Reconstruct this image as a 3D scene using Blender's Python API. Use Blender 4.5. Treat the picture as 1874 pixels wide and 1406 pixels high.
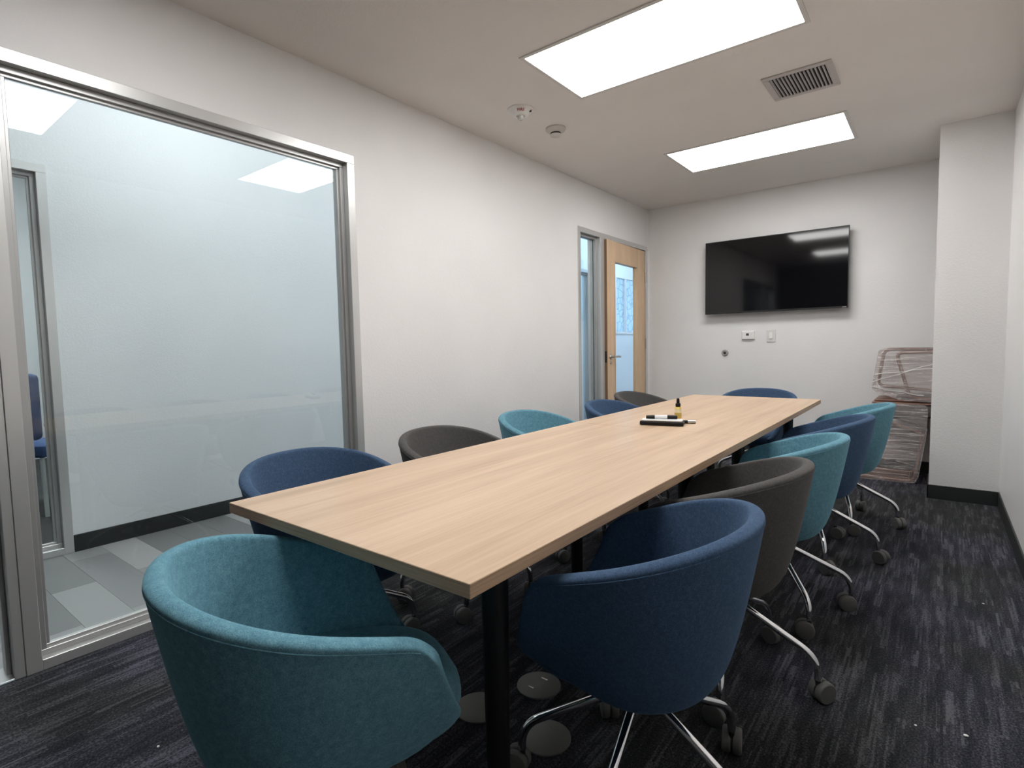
import bpy, bmesh, math, random
from mathutils import Vector, Matrix
R = math.radians
rnd = random.Random(7)
for o in list(bpy.data.objects):
    bpy.data.objects.remove(o, do_unlink=True)
S = bpy.context.scene
COL = S.collection

# ------------------------------------------------------------------ camera, world, exposure
CAM_H, YAW, PITCH, ROLL, FPX = 1.1477, -0.6624, -0.0696, -0.0197, 1001.15
cd = bpy.data.cameras.new('camera'); cam = bpy.data.objects.new('camera', cd); COL.objects.link(cam)
F = Vector((math.sin(YAW)*math.cos(PITCH), math.cos(YAW)*math.cos(PITCH), math.sin(PITCH)))
Rv = Vector((math.cos(YAW), -math.sin(YAW), 0)); Uv = Rv.cross(F)
R2 = Rv*math.cos(ROLL)+Uv*math.sin(ROLL); U2 = -Rv*math.sin(ROLL)+Uv*math.cos(ROLL)
m = Matrix((R2, U2, -F)).transposed().to_4x4(); m.translation = Vector((0, 0, CAM_H))
cam.matrix_world = m
cd.sensor_width = 36; cd.lens = FPX/1874*36; cd.clip_start = .02
S.camera = cam
wd = bpy.data.worlds.new('World'); S.world = wd; wd.use_nodes = True
wd.node_tree.nodes['Background'].inputs[0].default_value = (.55, .75, 1, 1)
wd.node_tree.nodes['Background'].inputs[1].default_value = 2.4
S.view_settings.view_transform = 'Standard'; S.view_settings.look = 'None'
S.view_settings.exposure = 0.0; S.view_settings.gamma = 1; S.view_settings.use_curve_mapping = False
S.cycles.use_denoising = True
S.cycles.max_bounces = 10; S.cycles.diffuse_bounces = 5; S.cycles.glossy_bounces = 5
S.cycles.transmission_bounces = 8; S.cycles.transparent_max_bounces = 12
S.cycles.caustics_reflective = False; S.cycles.caustics_refractive = False
S.cycles.sample_clamp_indirect = 6
ROOM_LIGHT = 14
HALL_LIGHT = 17.5

# ------------------------------------------------------------------ materials
def mat(name):
    mt = bpy.data.materials.new(name); mt.use_nodes = True
    nt = mt.node_tree; b = nt.nodes['Principled BSDF']
    return mt, nt, b
def N(nt, t, **kw):
    n = nt.nodes.new(t)
    for k, v in kw.items():
        if k.startswith('i_'): n.inputs[k[2:].replace('_', ' ')].default_value = v
        else: setattr(n, k, v)
    return n
def plain(name, col, rough=.5, metal=0, spec=.5, bump=0, bscale=200, emit=None, estr=0, coat=0):
    mt, nt, b = mat(name)
    b.inputs['Base Color'].default_value = (*col, 1); b.inputs['Roughness'].default_value = rough
    b.inputs['Metallic'].default_value = metal; b.inputs['Specular IOR Level'].default_value = spec
    b.inputs['Coat Weight'].default_value = coat
    if emit:
        b.inputs['Emission Color'].default_value = (*emit, 1); b.inputs['Emission Strength'].default_value = estr
    if bump:
        tc = N(nt, 'ShaderNodeTexCoord'); nz = N(nt, 'ShaderNodeTexNoise'); nz.inputs['Scale'].default_value = bscale
        nz.inputs['Detail'].default_value = 3
        bp = N(nt, 'ShaderNodeBump'); bp.inputs['Strength'].default_value = bump; bp.inputs['Distance'].default_value = .002
        nt.links.new(tc.outputs['Object'], nz.inputs['Vector']); nt.links.new(nz.outputs['Fac'], bp.inputs['Height'])
        nt.links.new(bp.outputs['Normal'], b.inputs['Normal'])
    return mt
def ramp(nt, fac, stops):
    r = N(nt, 'ShaderNodeValToRGB')
    el = r.color_ramp.elements
    while len(el) < len(stops): el.new(.5)
    for e, (p, c) in zip(el, stops): e.position = p; e.color = (*c, 1)
    nt.links.new(fac, r.inputs[0]); return r.outputs[0]

def wall_mat(name, col, rough, bump):
    mt, nt, b = mat(name)
    tc = N(nt, 'ShaderNodeTexCoord')
    nz = N(nt, 'ShaderNodeTexNoise'); nz.inputs['Scale'].default_value = 95; nz.inputs['Detail'].default_value = 3
    n2 = N(nt, 'ShaderNodeTexNoise'); n2.inputs['Scale'].default_value = 1.7; n2.inputs['Detail'].default_value = 2
    nt.links.new(tc.outputs['Object'], nz.inputs['Vector']); nt.links.new(tc.outputs['Object'], n2.inputs['Vector'])
    c = ramp(nt, n2.outputs['Fac'], [(.3, tuple(x*.97 for x in col)), (.7, tuple(min(1, x*1.02) for x in col))])
    nt.links.new(c, b.inputs['Base Color'])
    bp = N(nt, 'ShaderNodeBump'); bp.inputs['Strength'].default_value = bump; bp.inputs['Distance'].default_value = .003
    nt.links.new(nz.outputs['Fac'], bp.inputs['Height']); nt.links.new(bp.outputs['Normal'], b.inputs['Normal'])
    b.inputs['Roughness'].default_value = rough; b.inputs['Specular IOR Level'].default_value = .5
    return mt
M = {}
M['wall'] = wall_mat('wall_paint', (.77, .76, .752), .48, .36)
M['ceil'] = wall_mat('ceiling_paint', (.78, .745, .715), .75, .35)
M['wall_dark'] = wall_mat('charcoal_accent_paint', (.035, .036, .038), .5, .4)
M['hall_wall'] = wall_mat('hall_wall_paint', (.78, .80, .81), .5, .3)
M['base'] = plain('rubber_baseboard', (.018, .02, .02), .5)
M['alu'] = plain('brushed_aluminium', (.62, .62, .61), .34, .55)
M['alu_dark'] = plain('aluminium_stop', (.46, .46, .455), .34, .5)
M['black_metal'] = plain('black_powder_coat', (.008, .008, .009), .45, 0, .4, bump=.2, bscale=600)
M['chrome'] = plain('chrome', (.82, .82, .83), .09, 1)
M['steel'] = plain('satin_steel', (.5, .49, .47), .3, 1)
M['caster'] = plain('grey_caster_rubber', (.13, .13, .125), .55)
M['caster_dark'] = plain('dark_caster_plastic', (.02, .02, .02), .4)
M['white_plastic'] = plain('white_plastic', (.78, .77, .75), .4)
M['ivory_plastic'] = plain('offwhite_plastic', (.60, .57, .54), .5)
M['vent_white'] = plain('vent_enamel', (.52, .49, .48), .5)
M['light_frame'] = plain('light_frame_enamel', (.66, .64, .62), .45)
M['dark'] = plain('dark_void', (.012, .012, .012), .8)
M['red'] = plain('red_print', (.28, .02, .015), .5)
M['strobe_lens'] = plain('strobe_lens_plastic', (.55, .54, .52), .12, 0, .8)
M['switch_plastic'] = plain('switch_plate_plastic', (.66, .645, .63), .4)
M['display'] = plain('grey_display', (.06, .07, .065), .2)
M['tv_body'] = plain('tv_black_plastic', (.01, .01, .011), .35)
M['disc'] = plain('floor_box_metal', (.22, .22, .21), .5, .3, bump=.15, bscale=300)
M['black_plastic'] = plain('black_plastic', (.007, .007, .007), .4, 0, .25)
M['felt'] = plain('white_felt', (.75, .75, .76), .9)
M['speck'] = plain('white_paper_crumb', (.85, .85, .83), .8)
M['copper'] = plain('copper_brown_frame', (.26, .15, .115), .35, .3)
M['cushion_grey'] = plain('grey_pad', (.10, .085, .08), .8, bump=.3, bscale=250)
M['blue_plastic'] = plain('blue_fabric_far', (.05, .10, .25), .8)
M['hall_carpet'] = plain('dark_carpet', (.05, .05, .05), .95, bump=.5, bscale=150)

def emissive(name, col, s):
    mt, nt, b = mat(name)
    b.inputs['Base Color'].default_value = (.8, .8, .8, 1)
    b.inputs['Emission Color'].default_value = (*col, 1); b.inputs['Emission Strength'].default_value = s
    return mt
M['lens'] = emissive('led_panel_lens', (1, .995, .985), ROOM_LIGHT)
M['hall_lens'] = emissive('hall_led_lens', (.92, .965, .985), HALL_LIGHT)
M['office_fill_lens'] = emissive('office_fill_glow', (.92, .965, .985), HALL_LIGHT*2)  # glow of the unseen lamp added to brighten the office
M['cool_fill_lens'] = emissive('cool_fill_glow', (.53, .76, 1.0), HALL_LIGHT*2.4)  # added bluish glow, stands in for daylight beyond the wooden door

def fabric(name, dark, mid, light, sc=90):
    mt, nt, b = mat(name)
    tc = N(nt, 'ShaderNodeTexCoord')
    a = N(nt, 'ShaderNodeTexNoise'); a.inputs['Scale'].default_value = sc; a.inputs['Detail'].default_value = 5; a.inputs['Roughness'].default_value = .75
    f = N(nt, 'ShaderNodeTexNoise'); f.inputs['Scale'].default_value = 420; f.inputs['Detail'].default_value = 2
    nt.links.new(tc.outputs['Object'], a.inputs['Vector']); nt.links.new(tc.outputs['Object'], f.inputs['Vector'])
    mx = N(nt, 'ShaderNodeMath', operation='MULTIPLY_ADD'); mx.inputs[1].default_value = .5
    h = N(nt, 'ShaderNodeMath', operation='MULTIPLY'); h.inputs[1].default_value = .5
    nt.links.new(f.outputs['Fac'], h.inputs[0]); nt.links.new(a.outputs['Fac'], mx.inputs[0]); nt.links.new(h.outputs[0], mx.inputs[2])
    c = ramp(nt, mx.outputs[0], [(.32, dark), (.5, mid), (.68, light)])
    nt.links.new(c, b.inputs['Base Color'])
    bp = N(nt, 'ShaderNodeBump'); bp.inputs['Strength'].default_value = .5; bp.inputs['Distance'].default_value = .0015
    nt.links.new(mx.outputs[0], bp.inputs['Height']); nt.links.new(bp.outputs['Normal'], b.inputs['Normal'])
    b.inputs['Roughness'].default_value = .95; b.inputs['Specular IOR Level'].default_value = .15
    b.inputs['Sheen Weight'].default_value = .35; b.inputs['Sheen Roughness'].default_value = .5
    b.inputs['Sheen Tint'].default_value = (*[min(1, x*2.2) for x in light], 1)
    return mt
M['teal'] = fabric('teal_wool_felt', (.060, .152, .200), (.110, .250, .318), (.190, .365, .435), 70)
M['blue'] = fabric('blue_wool_felt', (.029, .053, .100), (.048, .085, .150), (.085, .135, .215), 110)
M['grey'] = fabric('grey_wool_felt', (.055, .052, .051), (.082, .078, .076), (.112, .107, .104), 110)

def wood(name, cols, sx, sy, sz, rough):
    mt, nt, b = mat(name)
    tc = N(nt, 'ShaderNodeTexCoord'); mp = N(nt, 'ShaderNodeMapping')
    mp.inputs['Scale'].default_value = (sx, sy, sz)
    nt.links.new(tc.outputs['Object'], mp.inputs['Vector'])
    a = N(nt, 'ShaderNodeTexNoise'); a.inputs['Scale'].default_value = 1; a.inputs['Detail'].default_value = 6; a.inputs['Roughness'].default_value = .62
    a.inputs['Distortion'].default_value = .4
    nt.links.new(mp.outputs[0], a.inputs['Vector'])
    mp2 = N(nt, 'ShaderNodeMapping'); mp2.inputs['Scale'].default_value = (sx*7, sy*4, sz*7)
    nt.links.new(tc.outputs['Object'], mp2.inputs['Vector'])
    f = N(nt, 'ShaderNodeTexNoise'); f.inputs['Scale'].default_value = 1; f.inputs['Detail'].default_value = 3
    nt.links.new(mp2.outputs[0], f.inputs['Vector'])
    mx = N(nt, 'ShaderNodeMath', operation='MULTIPLY_ADD'); mx.inputs[1].default_value = .72
    h = N(nt, 'ShaderNodeMath', operation='MULTIPLY'); h.inputs[1].default_value = .28
    nt.links.new(f.outputs['Fac'], h.inputs[0]); nt.links.new(a.outputs['Fac'], mx.inputs[0]); nt.links.new(h.outputs[0], mx.inputs[2])
    c = ramp(nt, mx.outputs[0], [(.32, cols[0]), (.5, cols[1]), (.68, cols[2])])
    nt.links.new(c, b.inputs['Base Color']); b.inputs['Roughness'].default_value = rough
    return mt
M['oak'] = wood('oak_laminate', [(.44, .30, .19), (.555, .395, .265), (.64, .475, .335)], 17, .8, 17, .36)
M['oak_edge'] = wood('oak_edge_band', [(.42, .27, .16), (.58, .39, .245), (.68, .47, .31)], 3, 3, 160, .45)
M['maple'] = wood('maple_door_veneer', [(.56, .385, .235), (.64, .455, .29), (.71, .52, .345)], 8, 8, 1.0, .4)
M['maple_edge'] = plain('maple_door_edge', (.26, .15, .085), .5)

def carpet_mat():
    mt, nt, b = mat('striped_carpet')
    tc = N(nt, 'ShaderNodeTexCoord')
    def band(sx, sy, det, seed):
        mp = N(nt, 'ShaderNodeMapping'); mp.inputs['Scale'].default_value = (sx, sy, 1); mp.inputs['Location'].default_value = (seed, seed*2.3, 0)
        nt.links.new(tc.outputs['Object'], mp.inputs['Vector'])
        n = N(nt, 'ShaderNodeTexNoise'); n.inputs['Scale'].default_value = 1; n.inputs['Detail'].default_value = det
        nt.links.new(mp.outputs[0], n.inputs['Vector']); return n.outputs['Fac']
    def mul(a, k, add=None):
        x = N(nt, 'ShaderNodeMath', operation='MULTIPLY_ADD'); nt.links.new(a, x.inputs[0]); x.inputs[1].default_value = k
        if add is not None: nt.links.new(add, x.inputs[2])
        else: x.inputs[2].default_value = 0
        return x.outputs[0]
    def op(kind, a, b=None):
        x = N(nt, 'ShaderNodeMath', operation=kind); nt.links.new(a, x.inputs[0])
        if b is not None:
            if isinstance(b, float): x.inputs[1].default_value = b
            else: nt.links.new(b, x.inputs[1])
        return x.outputs[0]
    sep = N(nt, 'ShaderNodeSeparateXYZ'); nt.links.new(tc.outputs['Object'], sep.inputs[0])
    def dashes(wx, ly, seed):          # yarn rows of width wx, each broken into dashes about ly long
        ix = op('FLOOR', mul(sep.outputs['X'], 1/wx))
        w1 = N(nt, 'ShaderNodeTexWhiteNoise', noise_dimensions='1D'); nt.links.new(op('ADD', ix, seed), w1.inputs['W'])
        iy = op('FLOOR', mul(sep.outputs['Y'], 1/ly, mul(w1.outputs['Value'], 17.0)))
        cb = N(nt, 'ShaderNodeCombineXYZ'); nt.links.new(ix, cb.inputs[0]); nt.links.new(iy, cb.inputs[1]); cb.inputs[2].default_value = seed
        w3 = N(nt, 'ShaderNodeTexWhiteNoise', noise_dimensions='3D'); nt.links.new(cb.outputs[0], w3.inputs['Vector']); return w3.outputs['Value']
    s1 = dashes(.0068, .13, 3.0)        # single yarn lines
    s2 = dashes(.024, .19, 9.0)         # bundles of lines
    s3 = band(190, 150, 3, 1.3)         # loops
    s4 = band(1.6, 1.3, 2, 5.5)         # large tone drift
    s5 = band(30, 5, 2, 7.7)
    v = mul(op('MULTIPLY', s1, s2), .20, mul(s3, .60, mul(s5, .26)))
    c1 = ramp(nt, v, [(.36, (.012, .013, .018)), (.49, (.042, .043, .057)), (.62, (.122, .122, .148))])
    c2 = ramp(nt, v, [(.36, (.013, .014, .015)), (.49, (.034, .035, .037)), (.64, (.100, .101, .104))])
    mx = N(nt, 'ShaderNodeMix', data_type='RGBA')
    rr = ramp(nt, s4, [(.42, (0, 0, 0)), (.58, (1, 1, 1))])
    nt.links.new(rr, mx.inputs['Factor']); nt.links.new(c1, mx.inputs['A']); nt.links.new(c2, mx.inputs['B'])
    nt.links.new(mx.outputs['Result'], b.inputs['Base Color'])
    bp = N(nt, 'ShaderNodeBump'); bp.inputs['Strength'].default_value = .8; bp.inputs['Distance'].default_value = .004
    nt.links.new(v, bp.inputs['Height']); nt.links.new(bp.outputs['Normal'], b.inputs['Normal'])
    b.inputs['Roughness'].default_value = .95; b.inputs['Specular IOR Level'].default_value = .2
    return mt
M['carpet'] = carpet_mat()

def glass_mat(name, tint, rough=0.0):
    # thin architectural pane: clear with Fresnel reflection
    mt = bpy.data.materials.new(name); mt.use_nodes = True; nt = mt.node_tree; nt.nodes.clear()
    out = N(nt, 'ShaderNodeOutputMaterial'); mix = N(nt, 'ShaderNodeMixShader')
    tr = N(nt, 'ShaderNodeBsdfTransparent'); tr.inputs[0].default_value = (*tint, 1)
    gl = N(nt, 'ShaderNodeBsdfGlossy'); gl.inputs['Roughness'].default_value = rough
    lw_ = N(nt, 'ShaderNodeLayerWeight'); lw_.inputs['Blend'].default_value = .5      # Schlick Fresnel, same from both sides
    pw = N(nt, 'ShaderNodeMath', operation='POWER'); pw.inputs[1].default_value = 5
    fr = N(nt, 'ShaderNodeMath', operation='MULTIPLY_ADD'); fr.inputs[1].default_value = .96; fr.inputs[2].default_value = .04
    nt.links.new(lw_.outputs['Facing'], pw.inputs[0]); nt.links.new(pw.outputs[0], fr.inputs[0])
    nt.links.new(fr.outputs[0], mix.inputs[0]); nt.links.new(tr.outputs[0], mix.inputs[1]); nt.links.new(gl.outputs[0], mix.inputs[2])
    nt.links.new(mix.outputs[0], out.inputs[0])
    return mt
M['glass'] = glass_mat('clear_glass', (.965, .985, .985))
def film_mat():
    mt = bpy.data.materials.new('stretch_film'); mt.use_nodes = True; nt = mt.node_tree; nt.nodes.clear()
    out = N(nt, 'ShaderNodeOutputMaterial'); mix = N(nt, 'ShaderNodeMixShader'); m2 = N(nt, 'ShaderNodeMixShader')
    tr = N(nt, 'ShaderNodeBsdfTransparent'); tr.inputs[0].default_value = (.93, .88, .87, 1)
    df = N(nt, 'ShaderNodeBsdfDiffuse'); df.inputs[0].default_value = (.66, .60, .58, 1)
    gl = N(nt, 'ShaderNodeBsdfGlossy'); gl.inputs['Roughness'].default_value = .22
    tc = N(nt, 'ShaderNodeTexCoord'); mp = N(nt, 'ShaderNodeMapping'); mp.inputs['Scale'].default_value = (5, 5, 55); mp.inputs['Rotation'].default_value = (0, .12, 0)
    nz = N(nt, 'ShaderNodeTexNoise'); nz.inputs['Scale'].default_value = 1; nz.inputs['Detail'].default_value = 4; nz.inputs['Distortion'].default_value = .8
    nt.links.new(tc.outputs['Object'], mp.inputs[0]); nt.links.new(mp.outputs[0], nz.inputs['Vector'])
    bp = N(nt, 'ShaderNodeBump'); bp.inputs['Strength'].default_value = 1; bp.inputs['Distance'].default_value = .012
    nt.links.new(nz.outputs['Fac'], bp.inputs['Height']); nt.links.new(bp.outputs[0], gl.inputs['Normal'])
    f = ramp(nt, nz.outputs['Fac'], [(.40, (.13, .13, .13)), (.58, (.30, .30, .30)), (.70, (.65, .65, .65))])
    nt.links.new(f, mix.inputs[0]); nt.links.new(tr.outputs[0], mix.inputs[1]); nt.links.new(df.outputs[0], mix.inputs[2])
    m2.inputs[0].default_value = .12
    nt.links.new(mix.outputs[0], m2.inputs[1]); nt.links.new(gl.outputs[0], m2.inputs[2]); nt.links.new(m2.outputs[0], out.inputs[0])
    return mt
M['film'] = film_mat()
def frost_mat():
    mt = bpy.data.materials.new('patterned_privacy_film'); mt.use_nodes = True; nt = mt.node_tree; nt.nodes.clear()
    out = N(nt, 'ShaderNodeOutputMaterial'); mix = N(nt, 'ShaderNodeMixShader')
    tr = N(nt, 'ShaderNodeBsdfTranslucent'); tr.inputs[0].default_value = (.75, .85, .92, 1)
    tp = N(nt, 'ShaderNodeBsdfTransparent'); tp.inputs[0].default_value = (.35, .5, .55, 1)
    tc = N(nt, 'ShaderNodeTexCoord'); v = N(nt, 'ShaderNodeTexVoronoi'); v.feature = 'DISTANCE_TO_EDGE'; v.inputs['Scale'].default_value = 9
    nt.links.new(tc.outputs['Object'], v.inputs['Vector'])
    r = ramp(nt, v.outputs['Distance'], [(.02, (.5, .5, .5)), (.10, (.12, .12, .12))])
    nt.links.new(r, mix.inputs[0]); nt.links.new(tr.outputs[0], mix.inputs[1]); nt.links.new(tp.outputs[0], mix.inputs[2]); nt.links.new(mix.outputs[0], out.inputs[0])
    return mt
M['frost'] = frost_mat()
M['screen'] = plain('tv_screen_gloss', (.003, .003, .004), .06, 0, .5)
M['bottle'] = plain('yellow_bottle', (.72, .55, .12), .25)
M['bottle_label'] = plain('pale_yellow_label', (.80, .74, .50), .5)
M['print_grey'] = plain('grey_print', (.2, .17, .06), .6)

# ------------------------------------------------------------------ mesh helpers
def bx(bm, x0, x1, y0, y1, z0, z1):
    vs = [bm.verts.new(v) for v in ((x0,y0,z0),(x1,y0,z0),(x1,y1,z0),(x0,y1,z0),(x0,y0,z1),(x1,y0,z1),(x1,y1,z1),(x0,y1,z1))]
    for f in ((0,3,2,1),(4,5,6,7),(0,1,5,4),(1,2,6,5),(2,3,7,6),(3,0,4,7)): bm.faces.new([vs[i] for i in f])
def bbox(x0, x1, y0, y1, z0, z1, bev=0, seg=2):
    bm = bmesh.new(); bx(bm, min(x0,x1), max(x0,x1), min(y0,y1), max(y0,y1), min(z0,z1), max(z0,z1))
    if bev: bmesh.ops.bevel(bm, geom=bm.edges[:], offset=bev, segments=seg, affect='EDGES', profile=.5)
    return bm
def tube(bm, pts, r, n=10, cap=True, closed=False):
    pts = [Vector(p) for p in pts]; L = len(pts); rings = []
    up = None
    for i, p in enumerate(pts):
        if closed: t = (pts[(i+1) % L]-pts[i-1]).normalized()
        else: t = (pts[min(i+1, L-1)]-pts[max(i-1, 0)]).normalized()
        if up is None:
            a = Vector((0,0,1)) if abs(t.z) < .9 else Vector((1,0,0)); up = (a-t*a.dot(t)).normalized()
        else: up = (up-t*up.dot(t)).normalized()
        s = t.cross(up); rr = r[i] if isinstance(r, (list, tuple)) else r
        rings.append([bm.verts.new(p+up*math.cos(2*math.pi*k/n)*rr+s*math.sin(2*math.pi*k/n)*rr) for k in range(n)])
    for i in range(L if closed else L-1):
        a, b = rings[i], rings[(i+1) % L]
        for k in range(n): bm.faces.new((a[k], a[(k+1) % n], b[(k+1) % n], b[k]))
    if cap and not closed: bm.faces.new(rings[0][::-1]); bm.faces.new(rings[-1])
def lathe(prof, n=24):
    bm = bmesh.new(); rings = []
    for r, z in prof:
        rings.append([bm.verts.new((max(r, 1e-4)*math.cos(2*math.pi*k/n), max(r, 1e-4)*math.sin(2*math.pi*k/n), z)) for k in range(n)])
    for a, b in zip(rings, rings[1:]):
        for k in range(n): bm.faces.new((a[k], a[(k+1) % n], b[(k+1) % n], b[k]))
    bm.faces.new(rings[0][::-1]); bm.faces.new(rings[-1]); return bm
def arc(p, q, s, n=6):   # rounded corner at q between p and s
    p, q, s = map(Vector, (p, q, s)); out = []
    for i in range(n+1):
        t = i/n; out.append(p.lerp(q, t).lerp(q.lerp(s, t), t))
    return out
def rounded(pts, rad, closed=False):
    pts = [Vector(p) for p in pts]; out = []; L = len(pts)
    for i in range(L):
        if not closed and i in (0, L-1): out.append(pts[i]); continue
        a, b, c = pts[i-1], pts[i], pts[(i+1) % L]
        out += arc(b+(a-b).normalized()*rad, b, b+(c-b).normalized()*rad)
    return out
def obj(name, bm, mt, parent=None, smooth=False, loc=None):
    me = bpy.data.meshes.new(name); bmesh.ops.recalc_face_normals(bm, faces=bm.faces[:]); bm.to_mesh(me); bm.free()
    for mm in (mt if isinstance(mt, (list, tuple)) else [mt]): me.materials.append(M[mm] if isinstance(mm, str) else mm)
    o = bpy.data.objects.new(name, me); COL.objects.link(o)
    if parent: o.parent = parent
    if loc: o.location = loc
    if smooth:
        for p in me.polygons: p.use_smooth = True
        if smooth != 'all':
            me.set_sharp_from_angle(angle=R(smooth if smooth is not True else 40))
    return o
def tag(o, label, cat, group=None):
    o['label'] = label; o['category'] = cat
    if group: o['group'] = group
    return o
def thing(name, label, cat, loc=(0,0,0), rz=0, group=None):
    o = bpy.data.objects.new(name, None); COL.objects.link(o); o.empty_display_size = .1
    o.location = loc; o.rotation_euler = (0, 0, rz); return tag(o, label, cat, group)
def struct(o, label=None):
    o['kind'] = 'structure'
    if label: o['label'] = label
    return o
def sempty(name, label=None):
    o = bpy.data.objects.new(name, None); COL.objects.link(o); return struct(o, label)

# ------------------------------------------------------------------ the room
XL, XR, YB, YF, H = -2.551, .352, 5.763, -.54, 2.6
XC, YC = -.030, 4.877
WT = .125; XO = XL-WT                       # wall thickness, hall side of the wall
HX = -3.94; HZ = 3.25; HY0, HY1 = -2.2, 10.5
ZW = 2.198
W0, W1 = .405, 1.900                        # storefront window frame, outer
D0, D1 = 4.254, 5.722                       # door with sidelight, outer
E0 = -.50                                   # open doorway beside the camera
# floor and ceiling
struct(obj('floor', bbox(XL, XR, YF, YB, -.1, 0), 'carpet'), 'dark striped carpet of the meeting room')
struct(obj('ceiling', bbox(XO, XR+.12, YF-.12, YB+.12, H, H+.1), 'ceil'), 'flat painted ceiling of the meeting room')
bm = bmesh.new()
bx(bm, XO, XL, YF-.12, E0, 0, H); bx(bm, XO, XL, E0, W1, ZW, H); bx(bm, XO, XL, W1, D0, 0, H); bx(bm, XO, XL, D0, D1, ZW, H); bx(bm, XO, XL, D1, YB, 0, H)
bmesh.ops.remove_doubles(bm, verts=bm.verts[:], dist=1e-5)
struct(obj('wall_left', bm, 'wall'), 'white wall with the large window and the wooden door')
struct(obj('wall_back', bbox(XO, XR+.12, YB, YB+.12, 0, H), 'wall'), 'white wall that carries the television')
struct(obj('wall_right', bbox(XR, XR+.12, YF, YB, 0, H), 'wall'), 'white wall beyond the square pier')
struct(obj('wall_front', bbox(XO, XR+.12, YF-.12, YF, 0, H), 'wall_dark'), 'charcoal accent wall behind the camera')
YCB = 5.27
struct(obj('column', bbox(XC, XR, YC, YCB, 0, H, 0), 'wall'), 'square white pier in front of the television wall')
def baseb(side, x0, x1, y0, y1): return struct(obj('baseboard_'+side, bbox(x0, x1, y0, y1, 0, .098, .002, 1), 'base'), 'dark rubber baseboard')
baseb('left', XL, XL+.008, W1, D0)
baseb('back', XL, XR, YB-.008, YB)
baseb('right', XR-.008, XR, YF, YC)
baseb('column', XC-.008, XR-.008, YC-.008, YC)
baseb('column_side', XC-.008, XC, YC-.008, YCB)
baseb('front', XL, XR-.008, YF, YF+.008)

# framing: four bars round an opening with stepped glazing stops
def bar(name, parent, x0, x1, y0, y1, z0, z1, mt='alu', bev=.0015):
    return obj(name, bbox(x0, x1, y0, y1, z0, z1, bev, 1), mt, parent)
def glazed(root, xo, xi, y0, y1, z0, z1, face, gx, sill=True, jl=True, jr=True):
    """frame between hall side xo and room side xi; stops step back to the pane at gx"""
    s = .012
    p = .006
    bar('frame_head', root, xo-p, xi+p, y0, y1, z1-face, z1)
    bar('frame_sill', root, xo-p, xi+p, y0+face, y1-face, z0, z0+face*.85)
    bar('frame_jamb', root, xo-p, xi+p, y0, y0+face, z0, z1-face)
    bar('frame_jamb', root, xo-p, xi+p, y1-face, y1, z0, z1-face)
    a, b, c, d = y0+face, y1-face, z0+face*.85, z1-face
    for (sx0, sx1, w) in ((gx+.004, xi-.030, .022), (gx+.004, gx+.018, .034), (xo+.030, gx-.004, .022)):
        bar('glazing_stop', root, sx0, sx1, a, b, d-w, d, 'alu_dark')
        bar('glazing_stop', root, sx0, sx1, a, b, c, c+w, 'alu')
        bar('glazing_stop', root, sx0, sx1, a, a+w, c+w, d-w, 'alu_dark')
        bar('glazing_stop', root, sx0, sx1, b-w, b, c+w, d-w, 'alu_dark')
    obj('pane', bbox(gx-.003, gx+.003, a+.004, b-.004, c+.004, d-.004), 'glass', root)

w1 = sempty('window_1', 'large floor-to-head glazed window in aluminium frame')
GX = XL-.062
glazed(w1, XO, XL, W0, W1, 0, ZW, .046, GX)
# open doorway beside it
d1 = sempty('door_1', 'open doorway with aluminium frame beside the large window')
bar('frame_head', d1, XO-.006, XL+.006, E0, W0, ZW-.046, ZW)
bar('frame_jamb', d1, XO-.006, XL+.006, E0, E0+.046, 0, ZW-.046)
bar('frame_jamb', d1, XO-.006, XL+.003, W0-.03, W0-.001, 0, ZW-.046)
bar('door_stop', d1, XO+.02, XL-.05, W0-.044, W0-.03, 0, ZW-.046, 'alu_dark')
obj('strike_plate', bbox(XL-.042, XL-.012, W0-.033, W0-.030, .98, 1.10, .001, 1), 'steel', d1)
bar('threshold', d1, XO, XL, E0+.046, W0-.03, 0, .006, 'alu_dark')

# door with sidelight at the far end
d2 = sempty('door_2', 'wooden door with a tall glass lite and a narrow sidelight')
f = .046
MU0, MU1 = 4.655, 4.735
bar('frame_head', d2, XO-.006, XL+.006, D0, D1, ZW-f, ZW)
bar('frame_jamb', d2, XO-.006, XL+.006, D0, D0+f, 0, ZW-f)
bar('frame_jamb', d2, XO-.006, XL+.006, D1-f, D1, 0, ZW-f)
bar('frame_mullion', d2, XO-.006, XL+.006, MU0, MU1, 0, ZW-f)
bar('frame_sill', d2, XO-.006, XL+.006, D0+f, MU0, 0, f)
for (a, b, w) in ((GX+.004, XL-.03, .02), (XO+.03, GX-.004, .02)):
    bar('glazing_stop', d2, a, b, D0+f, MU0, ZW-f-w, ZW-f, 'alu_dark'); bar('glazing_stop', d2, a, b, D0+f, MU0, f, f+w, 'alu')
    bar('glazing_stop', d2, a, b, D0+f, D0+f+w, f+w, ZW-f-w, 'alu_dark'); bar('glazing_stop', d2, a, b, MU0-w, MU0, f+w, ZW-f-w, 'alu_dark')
obj('pane', bbox(GX-.003, GX+.003, D0+f+.003, MU0-.003, f+.003, ZW-f-.003), 'glass', d2)
bar('door_stop', d2, XO+.01, XL-.055, MU1, MU1+.016, 0, ZW-f, 'alu_dark'); bar('door_stop', d2, XO+.01, XL-.055, D1-f-.016, D1-f, 0, ZW-f, 'alu_dark')
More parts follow.
